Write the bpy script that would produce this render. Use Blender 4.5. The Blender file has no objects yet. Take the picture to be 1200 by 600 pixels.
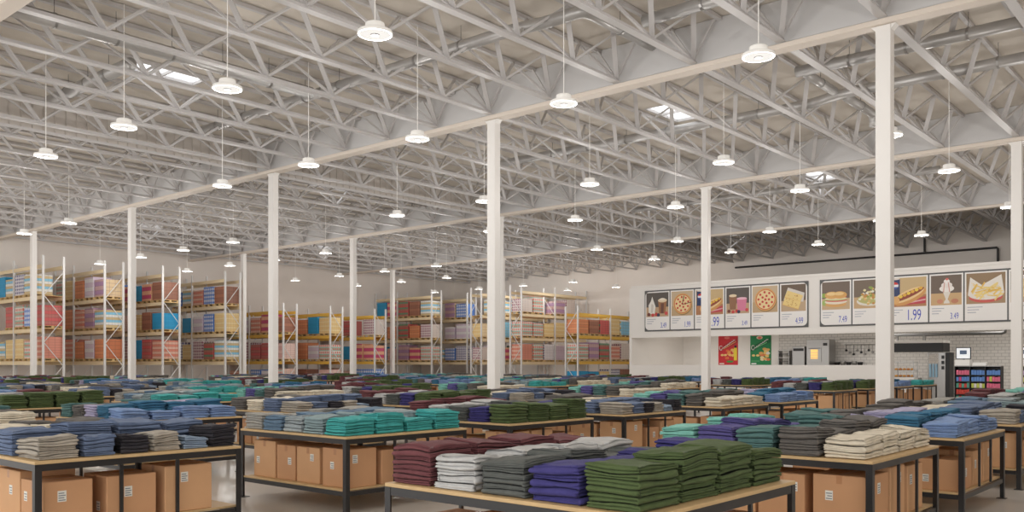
import bpy, bmesh, math, random
from mathutils import Vector, Matrix
R = random.Random(7)
sc = bpy.context.scene
COL = sc.collection
PI = math.pi
ORD = ['zeroth','first','second','third','fourth','fifth','sixth','seventh','eighth','ninth','tenth','eleventh','twelfth',
       'thirteenth','fourteenth','fifteenth','sixteenth','seventeenth','eighteenth','nineteenth','twentieth','twenty-first','twenty-second','twenty-third','twenty-fourth','twenty-fifth']

# ------------------------------------------------------------------ camera
AZ = math.radians(49.33); SA, CA = math.sin(AZ), math.cos(AZ)
FPX, Y0, EYE = 1035.0, 426.5, 1.6
cam_d = bpy.data.cameras.new('camera'); cam = bpy.data.objects.new('camera', cam_d); COL.objects.link(cam)
cam.location = (0, 0, EYE); cam.rotation_euler = (PI/2, 0, -AZ)
cam_d.sensor_width = 36.0; cam_d.lens = 36.0*FPX/1200.0; cam_d.shift_y = (Y0-300)/1200.0
cam_d.clip_start = 0.05; cam_d.clip_end = 300
sc.camera = cam
def depth(x, y): return SA*x + CA*y
def pxx(x, y): return 600 + FPX*(CA*x - SA*y)/max(depth(x, y), .01)

# ------------------------------------------------------------------ materials
def lin(c):
    return tuple(((v/255)/12.92 if v/255 <= .04045 else ((v/255+.055)/1.055)**2.4) for v in c)
MATS = {}
def mat(name, rgb, rough=.6, metal=0.0, var=0.0, vscale=3.0, bump=0.0, bscale=60.0, sheen=0.0, emit=0.0, spec=None, srgb=True):
    if name in MATS: return MATS[name]
    m = bpy.data.materials.new(name); m.use_nodes = True
    nt = m.node_tree; b = nt.nodes['Principled BSDF']
    c = lin(rgb) if srgb else rgb
    b.inputs['Base Color'].default_value = (*c, 1); b.inputs['Roughness'].default_value = rough; b.inputs['Metallic'].default_value = metal
    if spec is not None: b.inputs['Specular IOR Level'].default_value = spec
    if sheen: b.inputs['Sheen Weight'].default_value = sheen
    if emit:
        b.inputs['Emission Color'].default_value = (*c, 1); b.inputs['Emission Strength'].default_value = emit
    if var or bump:
        tc = nt.nodes.new('ShaderNodeTexCoord')
    if var:
        n = nt.nodes.new('ShaderNodeTexNoise'); n.inputs['Scale'].default_value = vscale; n.inputs['Detail'].default_value = 4
        nt.links.new(tc.outputs['Object'], n.inputs['Vector'])
        mr = nt.nodes.new('ShaderNodeMapRange'); mr.inputs['From Min'].default_value = .3; mr.inputs['From Max'].default_value = .7
        mr.inputs['To Min'].default_value = 1-var; mr.inputs['To Max'].default_value = 1+var
        nt.links.new(n.outputs['Fac'], mr.inputs['Value'])
        mx = nt.nodes.new('ShaderNodeVectorMath'); mx.operation = 'SCALE'; mx.inputs[0].default_value = c
        nt.links.new(mr.outputs['Result'], mx.inputs['Scale']); nt.links.new(mx.outputs['Vector'], b.inputs['Base Color'])
    if bump:
        n2 = nt.nodes.new('ShaderNodeTexNoise'); n2.inputs['Scale'].default_value = bscale; n2.inputs['Detail'].default_value = 3
        nt.links.new(tc.outputs['Object'], n2.inputs['Vector'])
        bp = nt.nodes.new('ShaderNodeBump'); bp.inputs['Strength'].default_value = bump; bp.inputs['Distance'].default_value = .01
        nt.links.new(n2.outputs['Fac'], bp.inputs['Height']); nt.links.new(bp.outputs['Normal'], b.inputs['Normal'])
    MATS[name] = m
    return m
def carton_mat(name, c1, c2, mort, bw, bh, off=.5, ms=.012):
    if name in MATS: return MATS[name]
    m = bpy.data.materials.new(name); m.use_nodes = True; nt = m.node_tree; b = nt.nodes['Principled BSDF']
    b.inputs['Roughness'].default_value = .55
    tc = nt.nodes.new('ShaderNodeTexCoord'); sp = nt.nodes.new('ShaderNodeSeparateXYZ'); nt.links.new(tc.outputs['Object'], sp.inputs[0])
    ad = nt.nodes.new('ShaderNodeMath'); ad.operation = 'ADD'; nt.links.new(sp.outputs[0], ad.inputs[0]); nt.links.new(sp.outputs[1], ad.inputs[1])
    cb = nt.nodes.new('ShaderNodeCombineXYZ'); nt.links.new(ad.outputs[0], cb.inputs[0]); nt.links.new(sp.outputs[2], cb.inputs[1])
    br = nt.nodes.new('ShaderNodeTexBrick'); br.offset = off; br.inputs['Scale'].default_value = 1
    br.inputs['Color1'].default_value = (*lin(c1), 1); br.inputs['Color2'].default_value = (*lin(c2), 1); br.inputs['Mortar'].default_value = (*lin(mort), 1)
    br.inputs['Brick Width'].default_value = bw; br.inputs['Row Height'].default_value = bh; br.inputs['Mortar Size'].default_value = ms
    nt.links.new(cb.outputs[0], br.inputs['Vector']); nt.links.new(br.outputs['Color'], b.inputs['Base Color'])
    MATS[name] = m
    return m
def stripe_mat(name, c1, c2, period, duty=.5, c3=None, cell=.22):
    """printed cartons: a band of a second colour on each row of boxes and thin joints between boxes"""
    if name in MATS: return MATS[name]
    m = bpy.data.materials.new(name); m.use_nodes = True; nt = m.node_tree; b = nt.nodes['Principled BSDF']; b.inputs['Roughness'].default_value = .5
    tc = nt.nodes.new('ShaderNodeTexCoord'); sp = nt.nodes.new('ShaderNodeSeparateXYZ'); nt.links.new(tc.outputs['Object'], sp.inputs[0])
    def band(src, per, du):
        a = nt.nodes.new('ShaderNodeMath'); a.operation = 'DIVIDE'; nt.links.new(src, a.inputs[0]); a.inputs[1].default_value = per
        f = nt.nodes.new('ShaderNodeMath'); f.operation = 'FRACT'; nt.links.new(a.outputs[0], f.inputs[0])
        g = nt.nodes.new('ShaderNodeMath'); g.operation = 'LESS_THAN'; nt.links.new(f.outputs[0], g.inputs[0]); g.inputs[1].default_value = du
        return g.outputs[0]
    ad = nt.nodes.new('ShaderNodeMath'); ad.operation = 'ADD'; nt.links.new(sp.outputs[0], ad.inputs[0]); nt.links.new(sp.outputs[1], ad.inputs[1])
    h = band(sp.outputs[2], period, duty)
    mx = nt.nodes.new('ShaderNodeMix'); mx.data_type = 'RGBA'; nt.links.new(h, mx.inputs[0])
    mx.inputs[6].default_value = (*lin(c1), 1); mx.inputs[7].default_value = (*lin(c2), 1)
    out = mx.outputs[2]
    v = band(ad.outputs[0], cell, .5 if c3 else .07)
    mx2 = nt.nodes.new('ShaderNodeMix'); mx2.data_type = 'RGBA'
    if c3:
        mu = nt.nodes.new('ShaderNodeMath'); mu.operation = 'MULTIPLY'; nt.links.new(v, mu.inputs[0]); nt.links.new(h, mu.inputs[1]); nt.links.new(mu.outputs[0], mx2.inputs[0])
        mx2.inputs[7].default_value = (*lin(c3), 1)
    else:
        nt.links.new(v, mx2.inputs[0]); mx2.inputs[7].default_value = (*lin(tuple(int(q*.55) for q in c1)), 1)
    nt.links.new(out, mx2.inputs[6]); nt.links.new(mx2.outputs[2], b.inputs['Base Color'])
    MATS[name] = m
    return m

M_WHITE = mat('white_steel_paint', (226, 221, 216), .5)
M_TRUSS = mat('grey_white_truss_paint', (202, 199, 198), .45, spec=.5)
M_ROOF = mat('roof_deck_paint', (219, 211, 200), .75, var=.04, vscale=.4)
M_WEB = mat('girder_web_paint', (204, 203, 203), .6)
M_FLANGE = mat('girder_flange_paint', (222, 211, 199), .6)
M_COL = mat('column_paint', (240, 237, 233), .5)
M_FLOOR = mat('polished_concrete', (196, 190, 183), .28, var=.07, vscale=.5, spec=.5)
M_WALL = mat('concrete_wall_paint', (238, 231, 224), .85, var=.06, vscale=.25)
M_DWALL = mat('dark_grey_wall_paint', (146, 143, 141), .85, var=.02, vscale=.3)
M_SOFF = mat('white_plaster', (242, 238, 233), .8)
M_BLACK = mat('dark_painted_steel', (36, 35, 36), .33, spec=.6)
M_PLY = mat('plywood', (202, 171, 125), .55, var=.07, vscale=9)
M_CARD = mat('cardboard', (208, 162, 120), .8, var=.05, vscale=2.5)
M_CARD2 = mat('cardboard_darker', (198, 150, 110), .8, var=.05, vscale=2.5)
M_TAPE = mat('packing_tape', (180, 130, 92), .3)
M_STICK = mat('white_sticker', (225, 222, 214), .6)
M_INK = mat('sticker_print', (120, 125, 132), .6)
M_DUCT = mat('galvanised_duct', (186, 184, 182), .36, metal=.45)
M_LAMP = mat('lamp_white_faint_glow', (244, 242, 238), .45, emit=.06)  # slight emission put into the white so unlit housings look lit
M_GLOW = mat('lamp_diffuser', (255, 250, 243), .6, emit=.97, spec=0.0); M_GLOW.node_tree.nodes['Principled BSDF'].inputs['Base Color'].default_value = (.0, .0, .0, 1)
M_CORD = mat('lamp_cord', (250, 248, 244), .6)
M_RACKW = mat('rack_upright_paint', (226, 225, 223), .5)
M_BEIGE = mat('rack_beam_beige', (238, 218, 180), .55)
M_YEL = mat('rack_beam_yellow', (236, 190, 84), .55)
M_PAL = mat('pallet_wood', (214, 183, 130), .75)
M_CURT = mat('draft_curtain_sheet', (205, 198, 191), .7)
M_STEEL = mat('brushed_steel', (170, 168, 166), .35, metal=.8)
M_DARK = mat('near_black', (38, 37, 38), .5)
M_PIPE = mat('black_pipe', (44, 43, 44), .4)

# ------------------------------------------------------------------ mesh builder
class MB:
    def __init__(s): s.v = []; s.f = []; s.m = []
    def face(s, pts, mi=0):
        b = len(s.v); s.v += [tuple(p) for p in pts]; s.f.append(tuple(range(b, b+len(pts)))); s.m.append(mi)
    def box(s, x0, x1, y0, y1, z0, z1, mi=0):
        b = len(s.v)
        s.v += [(x0,y0,z0),(x1,y0,z0),(x1,y1,z0),(x0,y1,z0),(x0,y0,z1),(x1,y0,z1),(x1,y1,z1),(x0,y1,z1)]
        for q in ((0,3,2,1),(4,5,6,7),(0,1,5,4),(1,2,6,5),(2,3,7,6),(3,0,4,7)):
            s.f.append(tuple(b+i for i in q)); s.m.append(mi)
        return s
    def cbox(s, x0, x1, y0, y1, z0, z1, c=.01, mi=0):
        """box with chamfered edges"""
        b = len(s.v); idx = {}
        for i, X in ((-1, x0), (1, x1)):
            for j, Y in ((-1, y0), (1, y1)):
                for k, Z in ((-1, z0), (1, z1)):
                    for a in range(3):
                        p = [X-i*c, Y-j*c, Z-k*c]; p[a] = (X, Y, Z)[a]
                        idx[i, j, k, a] = len(s.v); s.v.append(tuple(p))
        def F(*q): s.f.append(tuple(idx[t] for t in q)); s.m.append(mi)
        for i in (-1, 1):
            F(*[(i, j, k, 0) for j, k in ((-1,-1),(1,-1),(1,1),(-1,1))][::i])
            F(*[(j, i, k, 1) for j, k in ((-1,-1),(1,-1),(1,1),(-1,1))][::-i])
            F(*[(j, k, i, 2) for j, k in ((-1,-1),(1,-1),(1,1),(-1,1))][::i])
            for j in (-1, 1):
                F((i,j,-1,0),(i,j,1,0),(i,j,1,1),(i,j,-1,1)); F((i,-1,j,0),(i,1,j,0),(i,1,j,2),(i,-1,j,2)); F((-1,i,j,1),(1,i,j,1),(1,i,j,2),(-1,i,j,2))
                for k in (-1, 1): F((i,j,k,0),(i,j,k,1),(i,j,k,2))
        return s
    def bar(s, p0, p1, w, h, up=(0,0,1), mi=0):
        p0, p1 = Vector(p0), Vector(p1); d = (p1-p0).normalized(); u = Vector(up)
        if abs(d.dot(u)) > .98: u = Vector((1,0,0))
        a = d.cross(u).normalized()*(w/2); c = a.cross(d).normalized()*(h/2)
        b = len(s.v)
        for p in (p0, p1): s.v += [tuple(p-a-c), tuple(p+a-c), tuple(p+a+c), tuple(p-a+c)]
        for q in ((0,1,2,3),(7,6,5,4),(0,4,5,1),(1,5,6,2),(2,6,7,3),(3,7,4,0)):
            s.f.append(tuple(b+i for i in q)); s.m.append(mi)
        return s
    def tube(s, path, r, n=12, mi=0, cap=True):
        P = [Vector(p) for p in path]; rr = r if isinstance(r, (list, tuple)) else [r]*len(P); b = len(s.v)
        ref = None
        for i, p in enumerate(P):
            t = (P[min(i+1, len(P)-1)]-P[max(i-1, 0)]).normalized()
            if ref is None: ref = Vector((0,0,1)) if abs(t.z) < .9 else Vector((1,0,0))
            a = t.cross(ref).normalized(); c = a.cross(t).normalized(); ref = c
            for k in range(n):
                g = 2*PI*k/n; s.v.append(tuple(p+(a*math.cos(g)+c*math.sin(g))*rr[i]))
        for i in range(len(P)-1):
            for k in range(n):
                k2 = (k+1) % n; s.f.append((b+i*n+k, b+i*n+k2, b+(i+1)*n+k2, b+(i+1)*n+k)); s.m.append(mi)
        if cap:
            s.f.append(tuple(b+k for k in range(n))[::-1]); s.m.append(mi)
            e = b+(len(P)-1)*n; s.f.append(tuple(e+k for k in range(n))); s.m.append(mi)
        return s
    def lathe(s, prof, n=24, mi=0, cx=0, cy=0):
        b = len(s.v)
        for r, z in prof:
            for k in range(n):
                g = 2*PI*k/n; s.v.append((cx+r*math.cos(g), cy+r*math.sin(g), z))
        for i in range(len(prof)-1):
            for k in range(n):
                k2 = (k+1) % n; s.f.append((b+i*n+k, b+i*n+k2, b+(i+1)*n+k2, b+(i+1)*n+k)); s.m.append(mi)
        s.f.append(tuple(b+k for k in range(n))[::-1]); s.m.append(mi)
        e = b+(len(prof)-1)*n; s.f.append(tuple(e+k for k in range(n))); s.m.append(mi)
        return s
    def mesh(s, name, mats, smooth=False):
        me = bpy.data.meshes.new(name); me.from_pydata(s.v, [], s.f)
        for m in (mats if isinstance(mats, (list, tuple)) else [mats]): me.materials.append(m)
        me.polygons.foreach_set('material_index', s.m)
        if smooth: me.polygons.foreach_set('use_smooth', [True]*len(s.f))
        me.update()
        return me
    def obj(s, name, mats, parent=None, smooth=False, loc=(0,0,0)):
        return link(name, s.mesh(name, mats, smooth), parent, loc)

def link(name, me, parent=None, loc=(0,0,0), rot=0.0):
    o = bpy.data.objects.new(name, me); COL.objects.link(o); o.location = loc
    if rot: o.rotation_euler.z = rot
    if parent: o.parent = parent
    return o
def tag(o, label, cat, group=None, kind=None):
    o['label'] = label; o['category'] = cat
    if group: o['group'] = group
    if kind: o['kind'] = kind
    return o
def thing(name, label, cat, loc=(0,0,0), rz=0.0, group=None, kind=None):
    o = bpy.data.objects.new(name, None); COL.objects.link(o); o.location = loc; o.rotation_euler.z = rz; o.empty_display_size = .1
    return tag(o, label, cat, group, kind)
def copy_tree(o, parent=None):
    c = o.copy(); COL.objects.link(c)
    if parent: c.parent = parent
    for ch in KIDS.get(o.name, []) or list(o.children): copy_tree(ch, c)
    return c
KIDS = {}
def struct(o): o['kind'] = 'structure'; return o

# ------------------------------------------------------------------ room shell
GX = [6.15, 17.3, 28.8, 40.3]; XW = 52.3; YW = 51.3
ZB = 8.0; ZR = 9.05
COLY = [5.55+9.95*k for k in range(5)]
struct(MB().box(-6, XW+.2, -9, YW+.2, -.12, 0).obj('floor', M_FLOOR))
struct(MB().box(-6, XW+.2, YW, YW+.2, 0, ZR).obj('wall_left', M_WALL))
w = MB(); w.box(XW, XW+.2, 26.3, YW, 0, ZR); struct(w.obj('wall_right', M_WALL))
struct(MB().box(XW, XW+.2, -9, 26.3, 0, ZR).obj('wall_far_right', M_WALL))
SKY = [(11.45,21.4),(11.45,37.4),(11.45,5.4),(23.05,13.4),(23.05,29.4),(23.05,45.4),(34.6,13.5),(34.6,29.5),(34.6,45.4),(46.4,23.4),(46.4,39.4),(23.05,-2.6)]
SX, SY = .95, .52
struct(MB().box(2.5, XW+.2, -9.2, -9, 0, ZR).obj('wall_near_light_block', M_WALL))  # unseen wall added to block world light from the -Y side
roof = MB()
edges = [-6]+GX+[XW+.2]
for bi in range(len(edges)-1):
    x0, x1 = edges[bi], edges[bi+1]
    hs = sorted([s for s in SKY if x0 < s[0] < x1], key=lambda s: s[1]); y = -9
    for sx, sy in hs:
        roof.box(x0, x1, y, sy-SY, ZR, ZR+.08); roof.box(x0, sx-SX, sy-SY, sy+SY, ZR, ZR+.08); roof.box(sx+SX, x1, sy-SY, sy+SY, ZR, ZR+.08); y = sy+SY
    roof.box(x0, x1, y, YW+.2, ZR, ZR+.08)
struct(roof.obj('ceiling', M_ROOF))
# skylights
pane_m = bpy.data.materials.new('skylight_pane'); pane_m.use_nodes = True; nt = pane_m.node_tree; nt.nodes.clear()
o_ = nt.nodes.new('ShaderNodeOutputMaterial'); t_ = nt.nodes.new('ShaderNodeBsdfTranslucent'); t2 = nt.nodes.new('ShaderNodeBsdfTransparent'); mx = nt.nodes.new('ShaderNodeMixShader')
t_.inputs[0].default_value = (.9,.93,.97,1); mx.inputs[0].default_value = .7; nt.links.new(t_.outputs[0], mx.inputs[1]); nt.links.new(t2.outputs[0], mx.inputs[2]); nt.links.new(mx.outputs[0], o_.inputs[0])
bayname = ['nearest bay', 'second bay', 'third bay', 'farthest bay']
cnt = {}
for sx, sy in SKY:
    if sy < 0 or sy == 5.4 and sx < 12: continue
    b = sum(sx > g for g in GX)-1; cnt[b] = cnt.get(b, 0)+1
    t = thing('skylight', 'bright rectangular roof skylight, %s going back along the %s of the roof' % (ORD[cnt[b]], bayname[b]), 'skylight', (sx, sy, ZR), 0, 'roof skylights')
    fr = MB(); a, c = SX-.004, SY-.004
    for (x0, x1, y0, y1) in ((-a, a, -c, -c+.05), (-a, a, c-.05, c), (-a, -a+.05, -c+.05, c-.05), (a-.05, a, -c+.05, c-.05), (-.02, .02, -c+.05, c-.05)):
        fr.box(x0, x1, y0, y1, -.0, .1)
    fr.obj('skylight_frame', M_TRUSS, t)
    MB().box(-a+.05, a-.05, -c+.05, c-.05, .06, .07).obj('pane', pane_m, t)

# ------------------------------------------------------------------ columns, girders, trusses
rowname = ['front row', 'second row', 'third row']
for gi, gx in enumerate(GX[1:]):
    for k, cy in enumerate(COLY):
        if gi == 2 and k < 3: continue
        t = thing('steel_column', 'white square steel column, %s going back in the %s under a roof girder' % (ORD[k+1-(3 if gi == 2 else 0)], rowname[gi]), 'column', (gx, cy, 0), 0, 'building columns', 'thing')
        MB().cbox(-.11, .11, -.14, .14, .012, ZB-.004, .012).obj('shaft', M_COL, t)
        MB().box(-.2, .2, -.22, .22, .002, .012).obj('base_plate', M_STEEL, t)
        for s in (-1, 1):
            kb = MB(); y = s*.14
            kb.face([(-.09, y+s*.001, ZB-.1), (-.09, y+s*.09, ZB-.006), (-.09, y+s*.001, ZB-.006)]); kb.face([(.09, y+s*.001, ZB-.1), (.09, y+s*.001, ZB-.006), (.09, y+s*.09, ZB-.006)])
            kb.face([(-.09, y+s*.001, ZB-.1), (.09, y+s*.001, ZB-.1), (.09, y+s*.09, ZB-.006), (-.09, y+s*.09, ZB-.006)])
            kb.face([(-.09, y+s*.001, ZB-.006), (-.09, y+s*.09, ZB-.006), (.09, y+s*.09, ZB-.006), (.09, y+s*.001, ZB-.006)])
            kb.obj('knee_bracket', M_COL, t)
gl = ['nearest roof girder, crossing the top corner of the view', 'second roof girder, deep white plate beam on the front column row', 'third roof girder, plate beam on the second column row', 'fourth roof girder, plate beam over the food court front']
for gi, gx in enumerate(GX):
    t = thing('roof_girder', gl[gi], 'girder', (gx, 0, 0), 0, 'roof girders', 'thing')
    MB().cbox(-.16, .16, -8.9, YW-.02, ZB, ZB+.11, .01).obj('bottom_flange', M_FLANGE, t)
    MB().box(-.035, .035, -8.9, YW-.02, ZB+.11, ZR-.012).obj('web_plate', M_WEB, t)
TW, TD0, TD1 = .57, ZB+.165, ZR-.06
LB = 11.5; NP = 6; PX = LB/NP
E0 = .05
def hat(x0, x1):
    m = MB(); pts = [(-.09,-.045),(.09,-.045),(.09,-.02),(.035,-.02),(.035,.045),(-.035,.045),(-.035,-.02),(-.09,-.02)]
    n = len(pts); m.face([(x0, y, z) for y, z in pts][::-1]); m.face([(x1, y, z) for y, z in pts])
    for i in range(n):
        (y0, z0), (y1, z1) = pts[i], pts[(i+1) % n]; m.face([(x0, y0, z0), (x1, y0, z0), (x1, y1, z1), (x0, y1, z1)])
    return m
def truss_pieces(L):
    px = L/NP; P = []
    P.append(('bottom_chord', hat(E0+.12, L-E0-.12), (0, 0, TD0)))
    for s in (-1, 1):
        P.append(('top_chord', MB().box(E0, L-E0, s*TW-.045, s*TW+.045, TD1-.04, TD1+.045), (0, 0, 0)))
    return P, px
zb_, zt_ = TD0+.03, TD1-.03
DG = {}
def diag_mesh(kind, s, px):
    key = (kind, s, round(px, 3))
    if key not in DG:
        if kind == 'up': p0, p1 = (0, 0, zb_), (px/2, s*(TW-.05), zt_)
        elif kind == 'down': p0, p1 = (px/2, s*(TW-.05), zt_), (px, 0, zb_)
        else: p0, p1 = (0, 0, zb_), (0, s*(TW-.05), zt_)
        DG[key] = MB().bar(p0, p1, (.05 if kind == 'end' else .11 if s < 0 else .07), .045, up=(0, 0, 1)).mesh('diagonal', M_TRUSS)
    return DG[key]
SIMPLE = {}
def truss(gx, y, L, label, full):
    P, px = truss_pieces(L)
    if full:
        t = thing('roof_truss', label, 'truss', (gx, y, 0), 0, 'roof trusses')
        for nme, m, loc in P: m.obj(nme, M_TRUSS, t, loc=loc)
        for k in range(NP):
            for s in (-1, 1):
                link('diagonal', diag_mesh('up', s, px), t, (k*px+(.17 if k == 0 else 0), 0, 0))
                link('diagonal', diag_mesh('down', s, px), t, (k*px-(.17 if k == NP-1 else 0), 0, 0))
        for xx in (.2, L-.2):
            for s in (-1, 1): link('end_strut', diag_mesh('end', s, px), t, (xx, 0, 0))
    else:
        key = round(L, 2)
        if key not in SIMPLE:
            a = MB()
            def add(me, loc):
                b = len(a.v); a.v += [tuple(Vector(v)+Vector(loc)) for v in me.v]; a.f += [tuple(b+i for i in f) for f in me.f]; a.m += me.m
            for nme, m, loc in P: add(m, loc)
            for k in range(NP):
                for s in (-1, 1):
                    add(MB().bar((k*px+(.17 if k == 0 else 0), 0, zb_), (k*px+px/2, s*(TW-.05), zt_), .11 if s < 0 else .07, .045), (0,0,0))
                    add(MB().bar((k*px+px/2, s*(TW-.05), zt_), (k*px+px-(.17 if k == NP-1 else 0), 0, zb_), .11 if s < 0 else .07, .045), (0,0,0))
            for xx in (.2, L-.2):
                for s in (-1, 1): add(MB().bar((xx, 0, zb_), (xx, s*(TW-.05), zt_), .05, .045), (0,0,0))
            SIMPLE[key] = a.mesh('roof_truss', M_TRUSS)
        t = tag(link('roof_truss', SIMPLE[key], None, (gx, y, 0)), label, 'truss', 'roof trusses')
bl = GX+[XW+.03]
for b in range(4):
    L = bl[b+1]-bl[b]; n = 0
    y = 3.55 if b in (1, 2) else 5.55
    if b == 3: y = 7.54
    if b == 0: y = 3.55
    while y < YW-1.2:
        n += 1
        if abs(y-25.45) > .3 or True:
            full = (b == 0 and 5 < y < 22) or (b == 1 and 3 < y < 16)
            truss(bl[b], y, L, 'white triangular roof truss, %s counting back along the %s of the roof' % (ORD[n], bayname[b]), full)
        y += 1.99
# draft curtains just behind the trusses on the cross line Y = 25.45
for b in range(4):
    x0, x1 = bl[b]+.2, bl[b+1]-.2
    t = thing('draft_curtain', ['ribbed white smoke curtain hanging from the roof of the nearest bay', 'ribbed smoke curtain hanging between the first two column rows', 'ribbed smoke curtain hanging between second and third column rows', 'ribbed smoke curtain hanging over the far end of the food court'][b], 'smoke curtain', (0, 26.12, 0), 0, 'smoke curtains')
    m = MB(); x = x0; k = 0
    pts = []
    while x < x1-.02:
        xn = min(x+.3, x1)
        pts += [(x, 0), (xn-.06, 0), (xn-.045, .03), (xn-.015, .03)]; x = xn
    pts.append((x1, 0)); zt = ZR-.02
    for (xa, ya), (xb, yb) in zip(pts[:-1], pts[1:]):
        m.face([(xa, ya, ZB+.1), (xb, yb, ZB+.1), (xb, yb, zt), (xa, ya, zt)])
    m.obj('curtain_sheet', M_CURT, t)
    MB().box(x0, x1, -.05, -.004, ZB+.06, ZB+.14).obj('bottom_rail', M_TRUSS, t)
# ------------------------------------------------------------------ ducts
def duct(label, path, r=.125, collars=()):
    t = thing('air_duct', label, 'duct', path[0], 0, 'ventilation ducts')
    o0 = Vector(path[0]); P = [Vector(p)-o0 for p in path]
    Q = [P[0]]
    for i in range(1, len(P)-1):
        a = (P[i-1]-P[i]).normalized()*.22; c = (P[i+1]-P[i]).normalized()*.22
        for q in (0, .25, .5, .75, 1): Q.append(P[i]+a*(1-q)**2+c*q*q)
    Q.append(P[-1])
    MB().tube([tuple(q) for q in Q], r, 16).obj('duct_pipe', M_DUCT, t, True)
    for i in range(len(P)-1):
        d = (P[i+1]-P[i]); n = int(d.length/1.5)
        for k in range(1, n+1):
            c = P[i]+d*(k/(n+1)); u = d.normalized()*.025
            MB().tube([tuple(c-u), tuple(c+u)], r+.012, 16).obj('duct_collar', M_STEEL, t)
            MB().tube([tuple(c+Vector((0,0,r+.013))), (c.x, c.y, ZR-o0.z-.002)], .005, 6).obj('hanger_rod', M_DARK, t)
ZD = 8.58
duct('long round galvanised duct running back through the nearest bay trusses', [(14, 24.8, ZD), (14, 12.1, ZD), (14.25, 11.3, ZD+.05), (14.25, 10.35, ZD+.05), (16.8, 10.35, ZD+.05)])
duct('short galvanised duct beside the second girder in the nearest bay', [(15.5, 9.75, ZD+.05), (15.5, 4.4, ZD+.05)])
duct('left one of two parallel galvanised ducts in the second bay', [(20.45, 3.6, ZD), (20.45, 8.6, ZD)], .13)
duct('right one of two parallel ducts, running far back in the second bay', [(22.85, 3.6, ZD), (22.85, 8.35, ZD), (23.2, 9.4, ZD), (23.1, 21.0, ZD)], .13)
duct('galvanised cross duct between the parallel ducts of the second bay', [(20.75, 8.48, ZD), (22.5, 8.48, ZD)], .11)
duct('galvanised duct end stub right of the parallel second bay ducts', [(23.25, 8.42, ZD), (25.3, 8.42, ZD), (25.3, 8.42, ZD-.35)], .12)
duct('round galvanised duct along the far part of the third bay', [(34.0, 9.0, ZD), (34.0, 22.0, ZD)], .13)
duct('long duct running across the nearest bay at the upper left', [(6.2, 18.5, ZD-.1), (13.7, 18.5, ZD-.1)], .15)
duct('galvanised duct beside the skylight at left in the nearest bay', [(9.8, 20.1, ZD), (9.8, 24.6, ZD)], .15)

# ------------------------------------------------------------------ pendant lamps
ZL = 6.5
def lamp_meshes():
    cap = MB().lathe([(.03, ZL+.172), (.12, ZL+.17), (.14, ZL+.16), (.146, ZL+.14), (.146, ZL+.06), (.15, ZL+.05)], 24).mesh('lamp_housing', M_LAMP, True)
    dp = MB().lathe([(.14, ZL+.056), (.225, ZL+.054), (.255, ZL+.045), (.262, ZL+.012), (.258, ZL-.006), (.24, ZL-.012), (.229, ZL-.004)], 28).mesh('reflector_disc', M_LAMP, True)
    df = MB()
    n = 28
    for k in range(n):
        a, c = 2*PI*k/n, 2*PI*(k+1)/n
        df.face([(.07*math.cos(a), .07*math.sin(a), ZL-.0095), (.07*math.cos(c), .07*math.sin(c), ZL-.0095), (.226*math.cos(c), .226*math.sin(c), ZL-.0095), (.226*math.cos(a), .226*math.sin(a), ZL-.0095)][::-1])
    df = df.mesh('diffuser', M_GLOW)
    ln = MB().lathe([(.0695, ZL-.0085), (.062, ZL-.022), (.036, ZL-.022), (.034, ZL-.012), (.0305, ZL-.012)], 20).mesh('sensor_ring', mat('sensor_ring_grey', (60, 58, 56), .7), True)
    cd = MB().tube([(0, 0, ZL+.174), (0, 0, ZR-.004)], .008, 6).mesh('cord', M_CORD)
    return cap, dp, df, ln, cd
LM = lamp_meshes()
LX = [8.63, 13.25, 19.66, 24.25, 31.08, 35.7, 42.5, 47.1]
LY = [2.3, 6.2, 10.1, 14.1, 18.0, 21.9, 31.7, 35.6, 39.4, 43.5]
POWER = 80.0
for i, lx in enumerate(LX):
    k = 0
    for ly in LY:
        if i >= 6 and ly < 30: continue
        vis = 0 <= pxx(lx, ly) <= 1200
        if not vis and not (-350 < pxx(lx, ly) < 1600): continue
        if not vis:   # lamps just outside the frame only add their light
            pass
        k += 1
        if vis or True:
            t = thing('pendant_lamp', 'white disc pendant lamp, %s counting back along the %s lamp row' % (ORD[k], ORD[i+1]), 'lamp', (lx, ly, 0), 0, 'pendant disc lamps')
            for nme, me in zip(('lamp_housing', 'reflector_disc', 'diffuser', 'sensor_ring', 'cord'), LM): link(nme, me, t)
        ld = bpy.data.lights.new('lamp_light', 'POINT'); ld.energy = POWER; ld.shadow_soft_size = .12; ld.color = (1, .97, .935)
        lo = bpy.data.objects.new('lamp_light', ld); COL.objects.link(lo); lo.location = (lx, ly, ZL-.26)

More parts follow.
